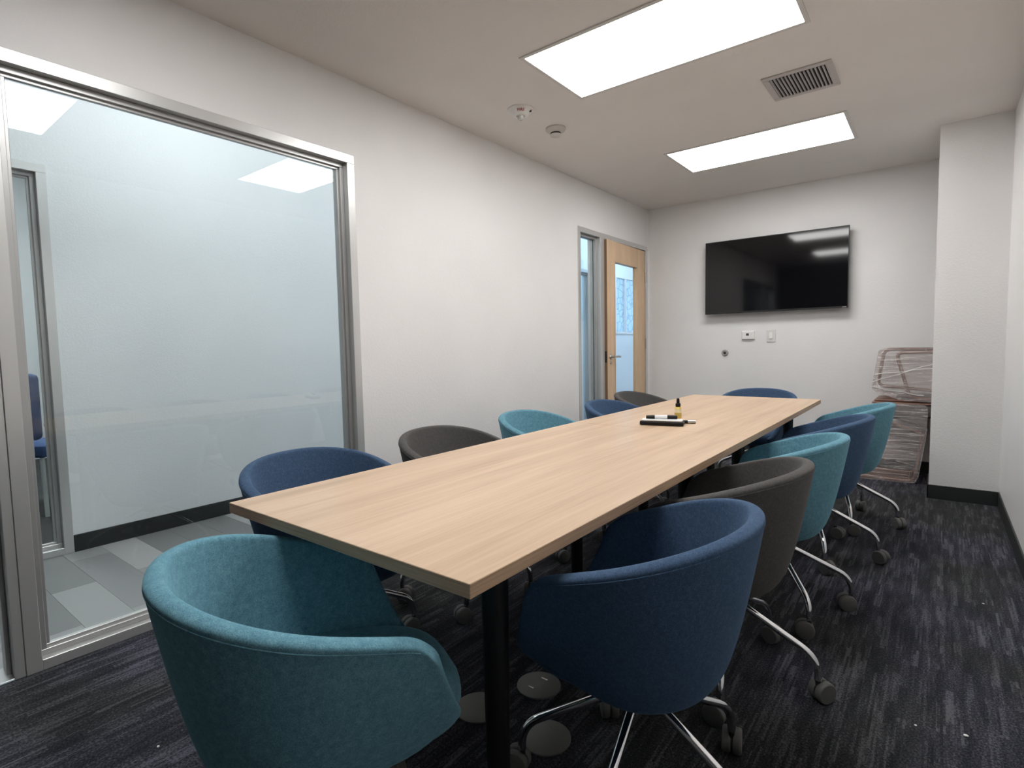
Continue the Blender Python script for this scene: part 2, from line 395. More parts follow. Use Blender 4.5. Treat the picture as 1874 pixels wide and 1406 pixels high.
# leaf hung at y = D1-f, slightly ajar into the room; leaf local: hinge at origin, leaf runs to -y, room face at x=0
lw = D1-f-MU1-.008
leaf = bpy.data.objects.new('door_leaf', None); COL.objects.link(leaf); leaf.parent = d2
leaf.location = (XL-.004, D1-f-.004, .008); leaf.rotation_euler = (0, 0, R(2.2))
LH = ZW-f-.014; TH = .044
sl, sr, tr_, br = .165, .200, .185, .25     # stiles (latch, hinge) and rails
sub = []
def lf(name, y0, y1, z0, z1, mt, x0=-TH, x1=0, bev=.002): return obj(name, bbox(x0, x1, y0, y1, z0, z1, bev, 1), mt, leaf)
lf('door_stile', -sr, 0, 0, LH, 'maple'); lf('door_stile', -lw, -lw+sl, 0, LH, 'maple')
lf('door_rail', -lw+sl, -sr, LH-tr_, LH, 'maple'); lf('door_rail', -lw+sl, -sr, 0, br, 'maple')
lf('door_edge_band', -lw-.001, -lw, .002, LH-.002, 'maple_edge', -TH+.001, -.001, 0)
for q in ((-lw+sl, -sr, LH-tr_-.014, LH-tr_), (-lw+sl, -sr, br, br+.014), (-lw+sl, -lw+sl+.014, br+.014, LH-tr_-.014), (-sr-.014, -sr, br+.014, LH-tr_-.014)):
    lf('glazing_bead', *q, 'maple', -TH-.004, .004)
lf('pane', -lw+sl+.012, -sr-.012, br+.012, LH-tr_-.012, 'glass', -.025, -.019, 0)
bmh = lathe([(.026, 0), (.026, .004), (.022, .009), (.011, .010), (.011, .050)], 20)
bmesh.ops.rotate(bmh, verts=bmh.verts[:], cent=(0,0,0), matrix=Matrix.Rotation(R(90), 3, 'Y')); bmesh.ops.translate(bmh, verts=bmh.verts[:], vec=(0, -lw+.065, 1.015))
obj('lever_rose', bmh, 'steel', leaf, True)
bmh = bmesh.new(); tube(bmh, rounded([(.045, -lw+.058, 1.015), (.052, -lw+.10, 1.015), (.046, -lw+.19, 1.012)], .02), [.010]*1+[.0095]*8+[.008], 10)if False else tube(bmh, [(.045, -lw+.055, 1.015), (.050, -lw+.09, 1.015), (.050, -lw+.14, 1.015), (.046, -lw+.19, 1.013)], .0095, 10)
obj('lever_handle', bmh, 'steel', leaf, True)
bmh = lathe([(.012, 0), (.012, .006), (.008, .012)], 16)
bmesh.ops.rotate(bmh, verts=bmh.verts[:], cent=(0,0,0), matrix=Matrix.Rotation(R(90), 3, 'Y')); bmesh.ops.translate(bmh, verts=bmh.verts[:], vec=(0, -lw+.065, .955))
obj('lock_cylinder', bmh, 'steel', leaf, True)
lf('latch_plate', -lw-.002, -lw-.001, .96, 1.07, 'black_metal', -TH+.008, -.008, 0)
for z in (.25, 1.08, 1.80):
    bmh = bmesh.new(); tube(bmh, [(.008, .003, z), (.008, .003, z+.115)], .008, 10); obj('hinge', bmh, 'steel', leaf, True)

# ------------------------------------------------------------------ hall behind the glass
bm = bmesh.new()
hall_floor = struct(obj('floor_hall', bbox(HX, XO, HY0, HY1, -.1, -.004), 'dark'), 'grey vinyl plank floor of the hall')
pl_m = [plain('vinyl_plank_%d' % i, c, .42, 0, .4, bump=.1, bscale=120) for i, c in enumerate([(.30,.295,.29),(.235,.23,.23),(.37,.36,.35),(.27,.265,.26),(.19,.187,.185)])]
PW = .18; LEN = .92
pm = []
for mt in pl_m:
    t = bbox(-LEN/2+.0006, LEN/2-.0006, -PW/2+.0006, PW/2-.0006, -.004, 0)
    me = bpy.data.meshes.new('plank'); t.to_mesh(me); t.free(); me.materials.append(mt); pm.append(me)
row = 0; y = -.62-PW*.0
while y < 9.0:
    off = rnd.choice([0, .31, .52, .74])
    x = HX-off
    while x < XO-.01:
        a, b = max(x, HX+.001), min(x+LEN, XO)
        if b-a > .04:
            o = bpy.data.objects.new('plank', pm[rnd.randrange(5)]); COL.objects.link(o); o.parent = hall_floor
            o.location = ((a+b)/2, y+PW/2, 0); o.scale = ((b-a)/LEN, 1, 1)
        x += LEN
    y += PW
struct(obj('ceiling_hall', bbox(HX-4, XO, HY0, HY1, HZ, HZ+.1), 'hall_wall'), 'white ceiling of the hall')
V0, V1 = -1.1, .878      # hall window opposite
A0, A1 = 5.9, 6.95       # second frame further along
B0, B1, BZ = 7.66, 8.62, 1.30
HXO = HX-.125
bm = bmesh.new()
bx(bm, HXO, HX, HY0, V0, 0, HZ); bx(bm, HXO, HX, V0, V1, ZW, HZ); bx(bm, HXO, HX, V1, A0, 0, HZ); bx(bm, HXO, HX, A0, A1, ZW, HZ)
bx(bm, HXO, HX, A1, B0, 0, HZ); bx(bm, HXO, HX, B0, B1, 0, BZ); bx(bm, HXO, HX, B0, B1, ZW, HZ); bx(bm, HXO, HX, B1, HY1, 0, HZ)
struct(obj('wall_hall', bm, 'hall_wall'), 'white wall on the far side of the hall')
struct(obj('wall_hall_return', bbox(XO, XO+.02, YB+.12, HY1, 0, HZ), 'hall_wall'), 'white hall wall beyond the meeting room')
struct(obj('wall_hall_head', bbox(XO, XO+.02, HY0, HY1, H+.1, HZ), 'hall_wall'), 'strip of hall wall above the meeting room')
struct(obj('wall_hall_near', bbox(XO, XO+.02, HY0, YF-.12, 0, HZ), 'hall_wall'), 'hall wall before the meeting room')
struct(obj('wall_hall_end', bbox(HX-4, XO, HY0-.1, HY0, 0, HZ), 'hall_wall'), 'end wall of the hall')
struct(obj('baseboard_hall', bbox(HX, HX+.008, V1, A0, 0, .1, .002, 1), 'base'), 'dark rubber baseboard of the hall')
struct(obj('baseboard_hall_far', bbox(HX, HX+.008, A1, HY1, 0, .1, .002, 1), 'base'), 'dark rubber baseboard further along the hall')
w2 = sempty('window_2', 'glazed office window across the hall'); glazed(w2, HXO, HX, V0, V1, 0, ZW, .046, HX-.062)
w3 = sempty('window_3', 'second aluminium-framed window further along the hall'); glazed(w3, HXO, HX, A0, A1, 0, ZW, .046, HX-.062)
w4 = sempty('window_4', 'high window with patterned film seen through the door glass')
fB = .035
for a in ((B0, B1, ZW-fB, ZW), (B0, B1, BZ, BZ+fB), (B0, B0+fB, BZ+fB, ZW-fB), (B1-fB, B1, BZ+fB, ZW-fB), (8.0, 8.03, BZ+fB, ZW-fB)):
    bar('frame_bar', w4, HX-.06, HX+.012, *a, 'white_plastic')
obj('pane', bbox(HX-.03, HX-.026, B0+fB, 8.0, BZ+fB, ZW-fB), 'frost', w4); obj('pane', bbox(HX-.03, HX-.026, 8.03, B1-fB, BZ+fB, ZW-fB), 'frost', w4)
# office across the hall
struct(obj('floor_office', bbox(HX-4, HX, HY0, 4.2, -.1, -.001), 'hall_carpet'), 'dark carpet of the office across the hall')
struct(obj('wall_office_back', bbox(HX-4, HX-3.9, HY0, 7.2, 0, HZ), 'hall_wall'), 'white back wall of the office across the hall')
struct(obj('wall_office_side', bbox(HX-4, HXO, 4.2, 4.3, 0, HZ), 'hall_wall'), 'white side wall of the office across the hall')
struct(obj('wall_office_far', bbox(HX-4, HXO, 7.2, 7.3, 0, HZ), 'hall_wall'), 'white wall of the second office')
struct(obj('floor_office_far', bbox(HX-4, HX, 4.3, 7.2, -.1, -.001), 'hall_carpet'), 'dark carpet of the second office')

# ------------------------------------------------------------------ ceiling fixtures
def panel(name, label, x0, x1, y0, y1, z, group, lens='lens'):
    cx, cy = (x0+x1)/2, (y0+y1)/2; w, d = (x1-x0)/2, (y1-y0)/2
    t = thing(name, label, 'ceiling light', (cx, cy, z), 0, group)
    fr = .022
    for q in ((-w-fr, w+fr, d, d+fr), (-w-fr, w+fr, -d-fr, -d), (-w-fr, -w, -d, d), (w, w+fr, -d, d)):
        obj('frame_rail', bbox(q[0], q[1], q[2], q[3], -.006, 0, .001, 1), 'light_frame', t)
    obj('diffuser', bbox(-w, w, -d, d, -.004, -.001), lens, t)
    return t
LX0, LX1 = -1.692, -.522
panel('ceiling_light', 'long lit panel light between the vent and the television wall', LX0, LX1, 4.174, 4.738, H, 'panel lights of the meeting room')
panel('ceiling_light', 'large lit panel light at the top edge, nearest the smoke detector', LX0, LX1, 2.326, 2.890, H, 'panel lights of the meeting room')
panel('ceiling_light', 'panel light above the camera, seen reflected in the large window', LX0, LX1, .478, 1.042, H, 'panel lights of the meeting room')
for i, (yy, ln) in enumerate(((1.5, 'hall_lens'), (4.2, 'hall_lens'), (7.4, 'cool_fill_lens'))):
    panel('hall_light', ('lit panel in the hall ceiling outside the large window', 'lit panel in the hall ceiling outside the wooden door', 'added cool panel in the hall ceiling, in place of daylight by the far windows')[i], -3.10, -2.72, yy-.6, yy+.6, HZ, 'panel lights of the hall', ln)
panel('office_fill_light', 'unseen panel added to light the office across the hall', -6.4, -5.2, .2, .8, HZ, 'added fill panels of the offices', 'office_fill_lens')  # unseen fill lamps, added so the offices are not dark
panel('office_fill_light', 'unseen cool panel added to light the second office', -6.4, -5.2, 5.6, 6.2, HZ, 'added fill panels of the offices', 'cool_fill_lens')

# supply vent
vt = thing('air_vent', 'square white ceiling air vent with dark slots', 'vent', (-.65, 3.530, H))
vw, vd, vf = .172, .176, .035
for q in ((-vw, vw, vd-vf, vd), (-vw, vw, -vd, -vd+vf), (-vw, -vw+vf, -vd+vf, vd-vf), (vw-vf, vw, -vd+vf, vd-vf)):
    obj('vent_frame', bbox(*q, -.008, 0, .003, 2), 'vent_white', vt)
obj('vent_throat', bbox(-vw+vf, vw-vf, -vd+vf, vd-vf, -.0015, -.0005), 'dark', vt)
ns = 15
sb = bbox(-.0022, .0022, -vd+vf, vd-vf, -.011, -.001)
me = bpy.data.meshes.new('vent_slat'); sb.to_mesh(me); sb.free(); me.materials.append(M['vent_white'])
for i in range(ns):
    o = bpy.data.objects.new('vent_slat', me); COL.objects.link(o); o.parent = vt; o.location = (-vw+vf+(i+.5)*(2*(vw-vf))/ns, 0, 0)
    o.rotation_euler = (0, R(12), 0)

# fire strobe and smoke detector
fs = thing('fire_strobe', 'round white ceiling strobe printed FIRE with a clear lens', 'fire alarm', (-2.075, 2.800, H), math.atan2(.615, .789))
obj('housing', lathe([(.082, 0), (.082, -.005), (.078, -.010), (.046, -.038), (.0, -.039)], 36), 'white_plastic', fs, 30)
obj('lens', lathe([(.020, -.038), (.020, -.046), (.016, -.058), (.008, -.063), (0, -.064)], 18), 'strobe_lens', fs, 30)
bm = bbox(-.027, .027, -.010, .010, -.043, -.0385, .002, 1); obj('flash_tube_housing', bm, 'steel', fs)
bm = bbox(.052, .066, -.034, -.026, -.026, -.012); obj('speaker_slot', bm, 'dark', fs)
tx = bpy.data.curves.new('lettering', 'FONT'); tx.body = 'FIRE'; tx.size = .024; tx.align_x = 'CENTER'; tx.align_y = 'CENTER'; tx.extrude = .0006; tx.offset = .0002
tmp = bpy.data.objects.new('tmp', tx); COL.objects.link(tmp)
tme = bpy.data.meshes.new_from_object(tmp.evaluated_get(bpy.context.evaluated_depsgraph_get())); bpy.data.objects.remove(tmp, do_unlink=True)
tme.materials.clear(); tme.materials.append(M['red'])
to = bpy.data.objects.new('lettering', tme); COL.objects.link(to); to.parent = fs; to['label'] = 'red letters FIRE'
# the letters follow the sloping rim on the side towards the table end of the room
for v in tme.vertices:
    x, y, z = v.co; r0 = .062; th = x/r0
    r = r0+y*.75+.0010+z; zz = -.0240+y*.66-(z+.0006)
    v.co = (r*math.sin(th), -r*math.cos(th), zz)
sd = thing('smoke_detector', 'round off-white smoke detector with a dark sensing slot', 'smoke detector', (-2.070, 3.185, H), 0)
obj('housing', lathe([(.066, 0), (.068, -.008), (.062, -.018), (.040, -.030), (.036, -.031)], 32), 'ivory_plastic', sd, 40)
obj('sensing_slot', lathe([(.034, -.028), (.034, -.042)], 28), 'dark', sd)
obj('sensor_cap', lathe([(.037, -.041), (.037, -.047), (.030, -.053), (0, -.055)], 28), 'ivory_plastic', sd, 40)

# ------------------------------------------------------------------ television wall
TVX0, TVX1, TVZ0, TVZ1 = -1.892, -.640, 1.427, 2.145
tv = thing('television', 'large black wall-mounted television', 'television', ((TVX0+TVX1)/2, YB-.10, (TVZ0+TVZ1)/2))
tw, th = (TVX1-TVX0)/2, (TVZ1-TVZ0)/2
obj('screen', bbox(-tw+.007, tw-.007, -.0015, .01, -th+.016, th-.007), 'screen', tv)
for q in ((-tw, tw, th-.007, th), (-tw, tw, -th, -th+.016), (-tw, -tw+.007, -th+.016, th-.007), (tw-.007, tw, -th+.016, th-.007)):
    obj('bezel', bbox(q[0], q[1], -.003, .012, q[2], q[3], .001, 1), 'tv_body', tv)
obj('rear_housing', bbox(-tw+.004, tw-.004, .010, .05, -th+.004, th-.004, .008, 2), 'tv_body', tv)
obj('wall_bracket', bbox(-.25, .25, .05, .0995, -.15, .15, .004, 1), 'black_metal', tv)
obj('badge', bbox(tw-.045, tw-.012, -.0045, -.003, -th+.004, -th+.011), 'steel', tv)
tm = thing('thermostat', 'white wall thermostat with a small dark display', 'thermostat', (-1.497, YB, 1.206))
obj('backplate', bbox(-.064, .064, -.006, -.0002, -.044, .044, .003, 2), 'white_plastic', tm)
obj('cover', bbox(-.058, .058, -.026, -.006, -.040, .040, .006, 3), 'white_plastic', tm)
obj('display', bbox(-.016, .010, -.0275, -.026, -.004, .020), 'display', tm)
obj('button', bbox(.030, .037, -.028, -.026, .008, .015, .001, 1), 'ivory_plastic', tm); obj('button', bbox(.030, .037, -.028, -.026, -.008, -.001, .001, 1), 'ivory_plastic', tm)
sw = thing('light_switch', 'white rocker light switch beside the thermostat', 'light switch', (-1.287, YB, 1.196))
obj('cover_plate', bbox(-.041, .041, -.009, -.0002, -.060, .060, .003, 2), 'switch_plastic', sw)
obj('rocker', bbox(-.017, .017, -.016, -.008, -.034, .034, .004, 2), 'white_plastic', sw)
obj('slider', bbox(-.012, .012, -.0185, -.0155, -.030, -.022, .001, 1), 'ivory_plastic', sw)
gr = thing('door_bumper', 'round steel bumper on the wall below the television', 'door stop', (-1.722, YB, 1.033))
def facing(bm): bmesh.ops.rotate(bm, verts=bm.verts[:], cent=(0,0,0), matrix=Matrix.Rotation(R(90), 3, 'X')); return bm
obj('rose', facing(lathe([(.033, .0003), (.033, .006), (.026, .012), (.020, .012)], 26)), 'steel', gr, 30)
obj('rubber_pad', facing(lathe([(.013, .011), (.013, .016), (.009, .019), (0, .020)], 22)), 'caster_dark', gr, 30)

# ------------------------------------------------------------------ conference table
TX0, TX1, TY0, TY1, TZ = -1.503, -.625, .6726, 4.2367, .74
tb = thing('conference_table', 'long oak-topped meeting table on black legs', 'table', ((TX0+TX1)/2, TY0, 0))
hw = (TX1-TX0)/2; TLn = TY1-TY0; mid = TLn/2
for (a, b) in ((0, mid-.0008), (mid+.0008, TLn)):
    bm = bbox(-hw, hw, a, b, TZ-.028, TZ, .0012, 1)
    o = obj('tabletop', bm, ['oak', 'oak_edge'], tb)
    for p in o.data.polygons:
        if abs(p.normal.z) < .5: p.material_index = 1
LEGX = .262
for yy in (.275, 1.50, 2.243, 3.43):
    for sx in (-1, 1):
        bm = bmesh.new(); tube(bm, [(sx*LEGX, yy, 0), (sx*LEGX, yy, .02), (sx*LEGX, yy, .68)], [.026, .027, .033], 16); obj('leg', bm, 'black_metal', tb, 50)
    obj('cross_rail', bbox(-LEGX, LEGX, yy-.02, yy+.02, TZ-.072, TZ-.028), 'black_metal', tb)
for sx in (-1, 1):
    for (a, b) in ((.255, 1.52), (2.223, 3.45)):
        obj('side_rail', bbox(sx*LEGX-.014, sx*LEGX+.014, a, b, TZ-.060, TZ-.029), 'black_metal', tb)

# ------------------------------------------------------------------ tub chairs
def u_plan(a, b, y0, L, nar, n_arm=7, n_arc=22, ex=2.25):
    """open U in plan, from the front of the +x arm round the back to the front of the -x arm"""
    P = []
    for i in range(n_arm):
        t = i/n_arm; P.append((a-nar*(1-t)**1.5, y0+L*(1-t)))
    for i in range(n_arc+1):
        ph = math.pi*i/n_arc; c, s = math.cos(ph), math.sin(ph)
        P.append((a*math.copysign(abs(c)**(2/ex), c), y0-b*abs(s)**(2/ex)))
    for i in range(n_arm-1, -1, -1):
        t = i/n_arm; P.append((-(a-nar*(1-t)**1.5), y0+L*(1-t)))
    return P
def sm(t): t = max(0, min(1, t)); return t*t*(3-2*t)
def make_shell():
    """middle surface of the bucket wall (U in plan, flaring upward), later thickened and smoothed"""
    bm = bmesh.new(); T = .036
    a0, b0, a1, b1 = .190, .170, .297-T/2, .266-T/2
    def layer(v):
        g = v**.66
        a = a0+(a1-a0)*g; b = b0+(b1-b0)*g; L = .262-(.262-.205)*v**.9; y0 = -.005-.015*g
        pts = u_plan(a, b, y0, L, .028, 9, 22, 2.08)
        out = []
        yb = y0-b
        for i, (x, y) in enumerate(pts):
            t = (y-yb)/(L+b)
            zl = .368+.034*sm((t-.25)/.75)
            zt = .757-.140*t**1.15
            e = max(0, 1-(1-t)/.13)                 # round the top front corner of the arm
            zt -= .038*e*e
            e2 = max(0, 1-(1-t)/.10)                # and the low front corner
            zl += .014*e2*e2
            out.append(Vector((x, y, zl+(zt-zl)*v)))
        return out
    rows = [layer(v) for v in (0, .06, .16, .30, .45, .60, .74, .86, .95, 1.0)]
    K = len(rows[0])
    V = [[bm.verts.new(p) for p in r] for r in rows]
    for r0, r1 in zip(V, V[1:]):
        for k in range(K-1): bm.faces.new((r0[k], r0[k+1], r1[k+1], r1[k]))
    c = Vector((0, .02, 0)); prev = V[0]
    for sc, z in ((.955, -.014), (.85, -.026), (.62, -.034), (.30, -.037)):
        cur = []
        for p in rows[0]:
            q = c+(p-c)*sc; zz = p.z+(.368-p.z)*(1-sc)
            cur.append(bm.verts.new((q.x, q.y, zz+z)))
        for k in range(K):
            k2 = (k+1) % K; bm.faces.new((prev[k2], prev[k], cur[k], cur[k2]))
        prev = cur
    bm.faces.new(prev)
    bmesh.ops.recalc_face_normals(bm, faces=bm.faces[:])
    return bm
def baked(bm, mt, mods):
    """mesh data with the given modifiers applied"""
    me = bpy.data.meshes.new('tmp'); bm.to_mesh(me); bm.free()
    o = bpy.data.objects.new('tmp', me); COL.objects.link(o)
    for kind, kw in mods:
        md = o.modifiers.new(kind, kind)
        for k, v in kw.items(): setattr(md, k, v)
    dg = bpy.context.evaluated_depsgraph_get(); out = bpy.data.meshes.new_from_object(o.evaluated_get(dg))
    bpy.data.objects.remove(o, do_unlink=True); out.materials.clear(); out.materials.append(M[mt])
    for p in out.polygons: p.use_smooth = True
    return out
def make_seam():
    """stitched seam a little below the rim on the outside of the shell"""
    T = .036; a = .190+(.297-T/2-.190)*.97+T/2-.0012; b = .170+(.266-T/2-.170)*.97+T/2-.0012
    L = .262-(.262-.205)*.96**.9; y0 = -.005-.015*.97; pts = []
    yb = y0-b
    for x, y in u_plan(a, b, y0, L, .028, 9, 40, 2.08):
        t = (y-yb)/(L+b); e = max(0, 1-(1-t)/.13)
        if t < .92: pts.append((x, y, .738-.136*t**1.15-.036*e*e))
    bm = bmesh.new(); tube(bm, pts, .0015, 6); return bm
def make_seat():
    """rounded pad that fills the bucket and swells forward between the arms"""
    bm = bmesh.new(); n = 40; rows = []
    def ring(sc, z):
        out = []
        for k in range(n):
            ph = 2*math.pi*k/n; c, s = math.cos(ph), math.sin(ph)
            x = .212*math.copysign(abs(c)**.72, c); y = (.254 if s > 0 else .242)*math.copysign(abs(s)**.80, s)+.045
            if s < 0: x *= 1-.05*abs(s)
            out.append(Vector((x*sc, .045+(y-.045)*sc, z-.05*max(0, s)**4*0)))
        return out
    for sc, z in ((.76, .352), (.88, .358), (.95, .375), (1.0, .402), (.988, .428), (.95, .446), (.88, .456), (.7, .461), (.4, .463), (.12, .463)): rows.append(ring(sc, z))
    V = [[bm.verts.new(p) for p in r] for r in rows]
    for a, b in zip(V, V[1:]):
        for k in range(n): bm.faces.new((a[k], a[(k+1) % n], b[(k+1) % n], b[k]))
    bm.faces.new(V[0][::-1]); bm.faces.new(V[-1]); return bm
def mesh_of(bm, mt, smooth=True, name='mesh'):
    bmesh.ops.recalc_face_normals(bm, faces=bm.faces[:])
    me = bpy.data.meshes.new(name); bm.to_mesh(me); bm.free(); me.materials.append(M[mt])
    if smooth:
        for p in me.polygons: p.use_smooth = True
        if smooth != 'all': me.set_sharp_from_angle(angle=R(smooth))
    return me
shell_src = baked(make_shell(), 'teal', [('SOLIDIFY', dict(thickness=.036, offset=0, use_even_offset=False)), ('SUBSURF', dict(levels=2, render_levels=2))]); seat_src = mesh_of(make_seat(), 'teal', 'all', 'seat_pad')
def recol(me, c):
    k = me.copy(); k.materials.clear(); k.materials.append(M[c]); return k
SH = {c: recol(shell_src, c) for c in ('teal', 'blue', 'grey')}; SM_src = mesh_of(make_seam(), 'teal', 'all', 'rim_seam'); SM = {c: recol(SM_src, c) for c in ('teal', 'blue', 'grey')}
SE = {c: recol(seat_src, c) for c in ('teal', 'blue', 'grey')}
# piping seam that runs along the outer edge of the rim
bm = lathe([(.040, .262), (.046, .272), (.046, .318), (.10, .321), (.10, .330)], 24); ME_hub = mesh_of(bm, 'caster_dark', 40, 'column')
bm = bmesh.new(); tube(bm, rounded([(.0, 0, .290), (.307, 0, .140), (.307, 0, .072)], .055), .0115, 12); ME_leg = mesh_of(bm, 'chrome', 50, 'leg')
bm = bmesh.new(); tube(bm, [(0, 0, .030), (0, 0, .085)], .0085, 10); ME_stem = mesh_of(bm, 'caster_dark', 40, 'caster_stem')
prof = [(.010, -.012), (.029, -.012), (.033, -.0095), (.034, -.006), (.034, .006), (.033, .0095), (.030, .012), (.008, .012)]
bm = lathe(prof, 26); bmesh.ops.rotate(bm, verts=bm.verts[:], cent=(0,0,0), matrix=Matrix.Rotation(R(90), 3, 'X')); ME_wheel = mesh_of(bm, 'caster', 35, 'caster_wheel')
bm = lathe([(.0305, -.002), (.0305, .002)], 24); bmesh.ops.rotate(bm, verts=bm.verts[:], cent=(0,0,0), matrix=Matrix.Rotation(R(90), 3, 'X')); ME_hood = mesh_of(bm, 'caster_dark', 35, 'caster_body')
def part(name, me, parent, loc=(0,0,0), rz=0):
    o = bpy.data.objects.new(name, me); COL.objects.link(o); o.parent = parent; o.location = loc; o.rotation_euler = (0, 0, rz); return o
def chair(c, label, x, y, rz, base):
    t = thing('tub_chair', label, 'chair', (x, y, 0), R(rz), 'tub chairs around the table')
    sh = part('shell', SH[c], t); part('rim_seam', SM[c], sh); part('seat_pad', SE[c], t); part('swivel_column', ME_hub, t)
    for k in range(5):
        a = R(base-rz+72*k)
        lg = part('leg', ME_leg, t, (0, 0, 0), a)
        ca = rnd.uniform(0, 2*math.pi)
        cx, cy = .307+.016*math.cos(ca), .016*math.sin(ca)
        part('caster_stem', ME_stem, lg, (.307, 0, 0))
        for s in (-1, 1):
            part('caster_wheel', ME_wheel, lg, (cx-s*  .0138*math.sin(ca), cy+s*.0138*math.cos(ca), .034), ca)
        part('caster_body', ME_hood, lg, (cx, cy, .036), ca)
    return t
CH = [
 ('teal', 'teal tub chair at the near end of the table, seat turned to the table', -1.006, .603, -23.9, 41),
 ('blue', 'blue tub chair nearest the camera on the aisle side', -.573, 1.235, 95.8, 61),
 ('grey', 'grey tub chair on the aisle side, next to the nearest blue one', -.580, 1.899, 92.2, 0),
 ('teal', 'teal tub chair between the grey and the blue chair on the aisle side', -.553, 2.542, 92.1, 20),
 ('blue', 'blue tub chair between the two teal chairs on the aisle side', -.524, 3.291, 91.8, 3),
 ('teal', 'last teal tub chair on the aisle side, before the plastic-wrapped chairs', -.474, 3.984, 90, 0),
 ('blue', 'blue tub chair in front of the large window', -1.74, 1.142, -88, 0),
 ('grey', 'grey tub chair at the edge of the large window', -1.735, 1.849, -88, 24),
 ('teal', 'teal tub chair against the blank wall on the window side', -1.763, 2.604, -88, 30),
 ('blue', 'blue tub chair in front of the sidelight of the wooden door', -1.641, 3.373, -90, 55),
 ('grey', 'grey tub chair in front of the wooden door', -1.786, 4.08, -90, 12),
 ('blue', 'blue tub chair at the far end of the table below the television', -1.14, 4.614, 180, 25),
]
for c in CH: chair(*c)

# ------------------------------------------------------------------ things on the table
er = thing('whiteboard_eraser', 'black whiteboard eraser with a white felt pad facing up', 'eraser', (-1.075, 2.585, TZ), R(14))
obj('body', bbox(-.105, .105, -.032, .032, 0, .022, .006, 2), 'black_plastic', er)
bm = bbox(-.098, .098, -.028, .028, .0215, .029, .002, 1); obj('felt_pad', bm, 'felt', er)
def marker(name, label, loc, rz, mats, L=.125, r=.0085):
    t = thing(name, label, 'marker', loc, rz, 'markers on the table')
    def cyl(n, a, b, ra, rb, mt):
        bm = bmesh.new(); tube(bm, [(a, 0, r), (b, 0, r)], [ra, rb], 14); obj(n, bm, mt, t, 40)
    cyl('end_plug', -L*.5, -L*.22, r*.8, r, mats[0]); cyl('barrel', -L*.22, L*.18, r, r, mats[1]); cyl('cap', L*.18, L*.5, r*1.05, r*.95, mats[2])
    return t
marker('marker', 'white-barrelled marker with black ends lying on the eraser', (-1.080, 2.592, TZ+.0292), R(24), ('black_plastic', 'felt', 'black_plastic'), .15, .010)
marker('marker', 'black marker with pale bands lying behind the eraser', (-1.005, 2.685, TZ), R(28), ('black_plastic', 'black_plastic', 'steel'), .12, .009)
bo = thing('spray_bottle', 'small yellow spray bottle with a black pump', 'bottle', (-1.105, 2.875, TZ))
obj('body', lathe([(.016, 0), (.0185, .003), (.0185, .050), (.017, .056), (.010, .062), (.009, .064)], 24), 'bottle', bo, 40)
obj('label_band', lathe([(.0189, .030), (.0189, .051)], 24), 'bottle_label', bo)
for z in (.012, .019, .026):
    obj('print_line', lathe([(.0188, z), (.0188, z+.0022)], 24), 'print_grey', bo)
obj('collar', lathe([(.013, .062), (.0135, .064), (.0135, .078), (.012, .080)], 20), 'black_plastic', bo, 40)
bm = lathe([(.0075, .079), (.0085, .083), (.0075, .104), (.006, .107)], 16); obj('pump_head', bm, 'black_plastic', bo, 40)
bm = bmesh.new(); tube(bm, [(0, 0, .097), (.006, -.010, .097)], .003, 8); obj('nozzle', bm, 'black_plastic', bo, 40)

# ------------------------------------------------------------------ floor boxes and crumbs
for i, (x, y, lb) in enumerate(((-1.035, 1.442, 'round grey floor box under the table beside the nearest blue chair'), (-.877, 1.252, 'round grey floor box by the caster of the nearest blue chair'), (-1.125, 1.235, 'round grey floor box beside the table leg near the teal chair'))):
    t = thing('floor_box', lb, 'floor box', (x, y, 0), 0, 'round floor boxes under the table')
    obj('cover', lathe([(.074, 0), (.074, .004), (.070, .006), (0, .006)], 36), 'disc', t, 30)
    if i == 0:
        obj('latch', bbox(-.020, .0, -.034, -.028, .006, .008), 'steel', t); obj('latch', bbox(-.012, .012, .030, .036, .006, .008), 'steel', t)
    else:
        obj('latch', bbox(-.012, .012, .038, .043, .006, .0072), 'disc', t)
for (x, y, s, lb) in ((-.023, 1.943, .004, 'tiny white crumb on the carpet beside the grey chair caster'), (.093, 1.972, .007, 'largest white crumb on the aisle carpet'), (.182, 3.031, .005, 'small white crumb on the carpet near the aisle wall'), (-1.764, .551, .005, 'white crumb on the carpet before the large window')):
    bm = bmesh.new(); bmesh.ops.create_icosphere(bm, subdivisions=1, radius=s, matrix=Matrix.Translation((0, 0, s*.5)) @ Matrix.Diagonal((1, .8, .5, 1)))
    o = obj('paper_crumb', bm, 'speck', loc=(x, y, 0)); tag(o, lb, 'crumb', 'crumbs on the carpet')

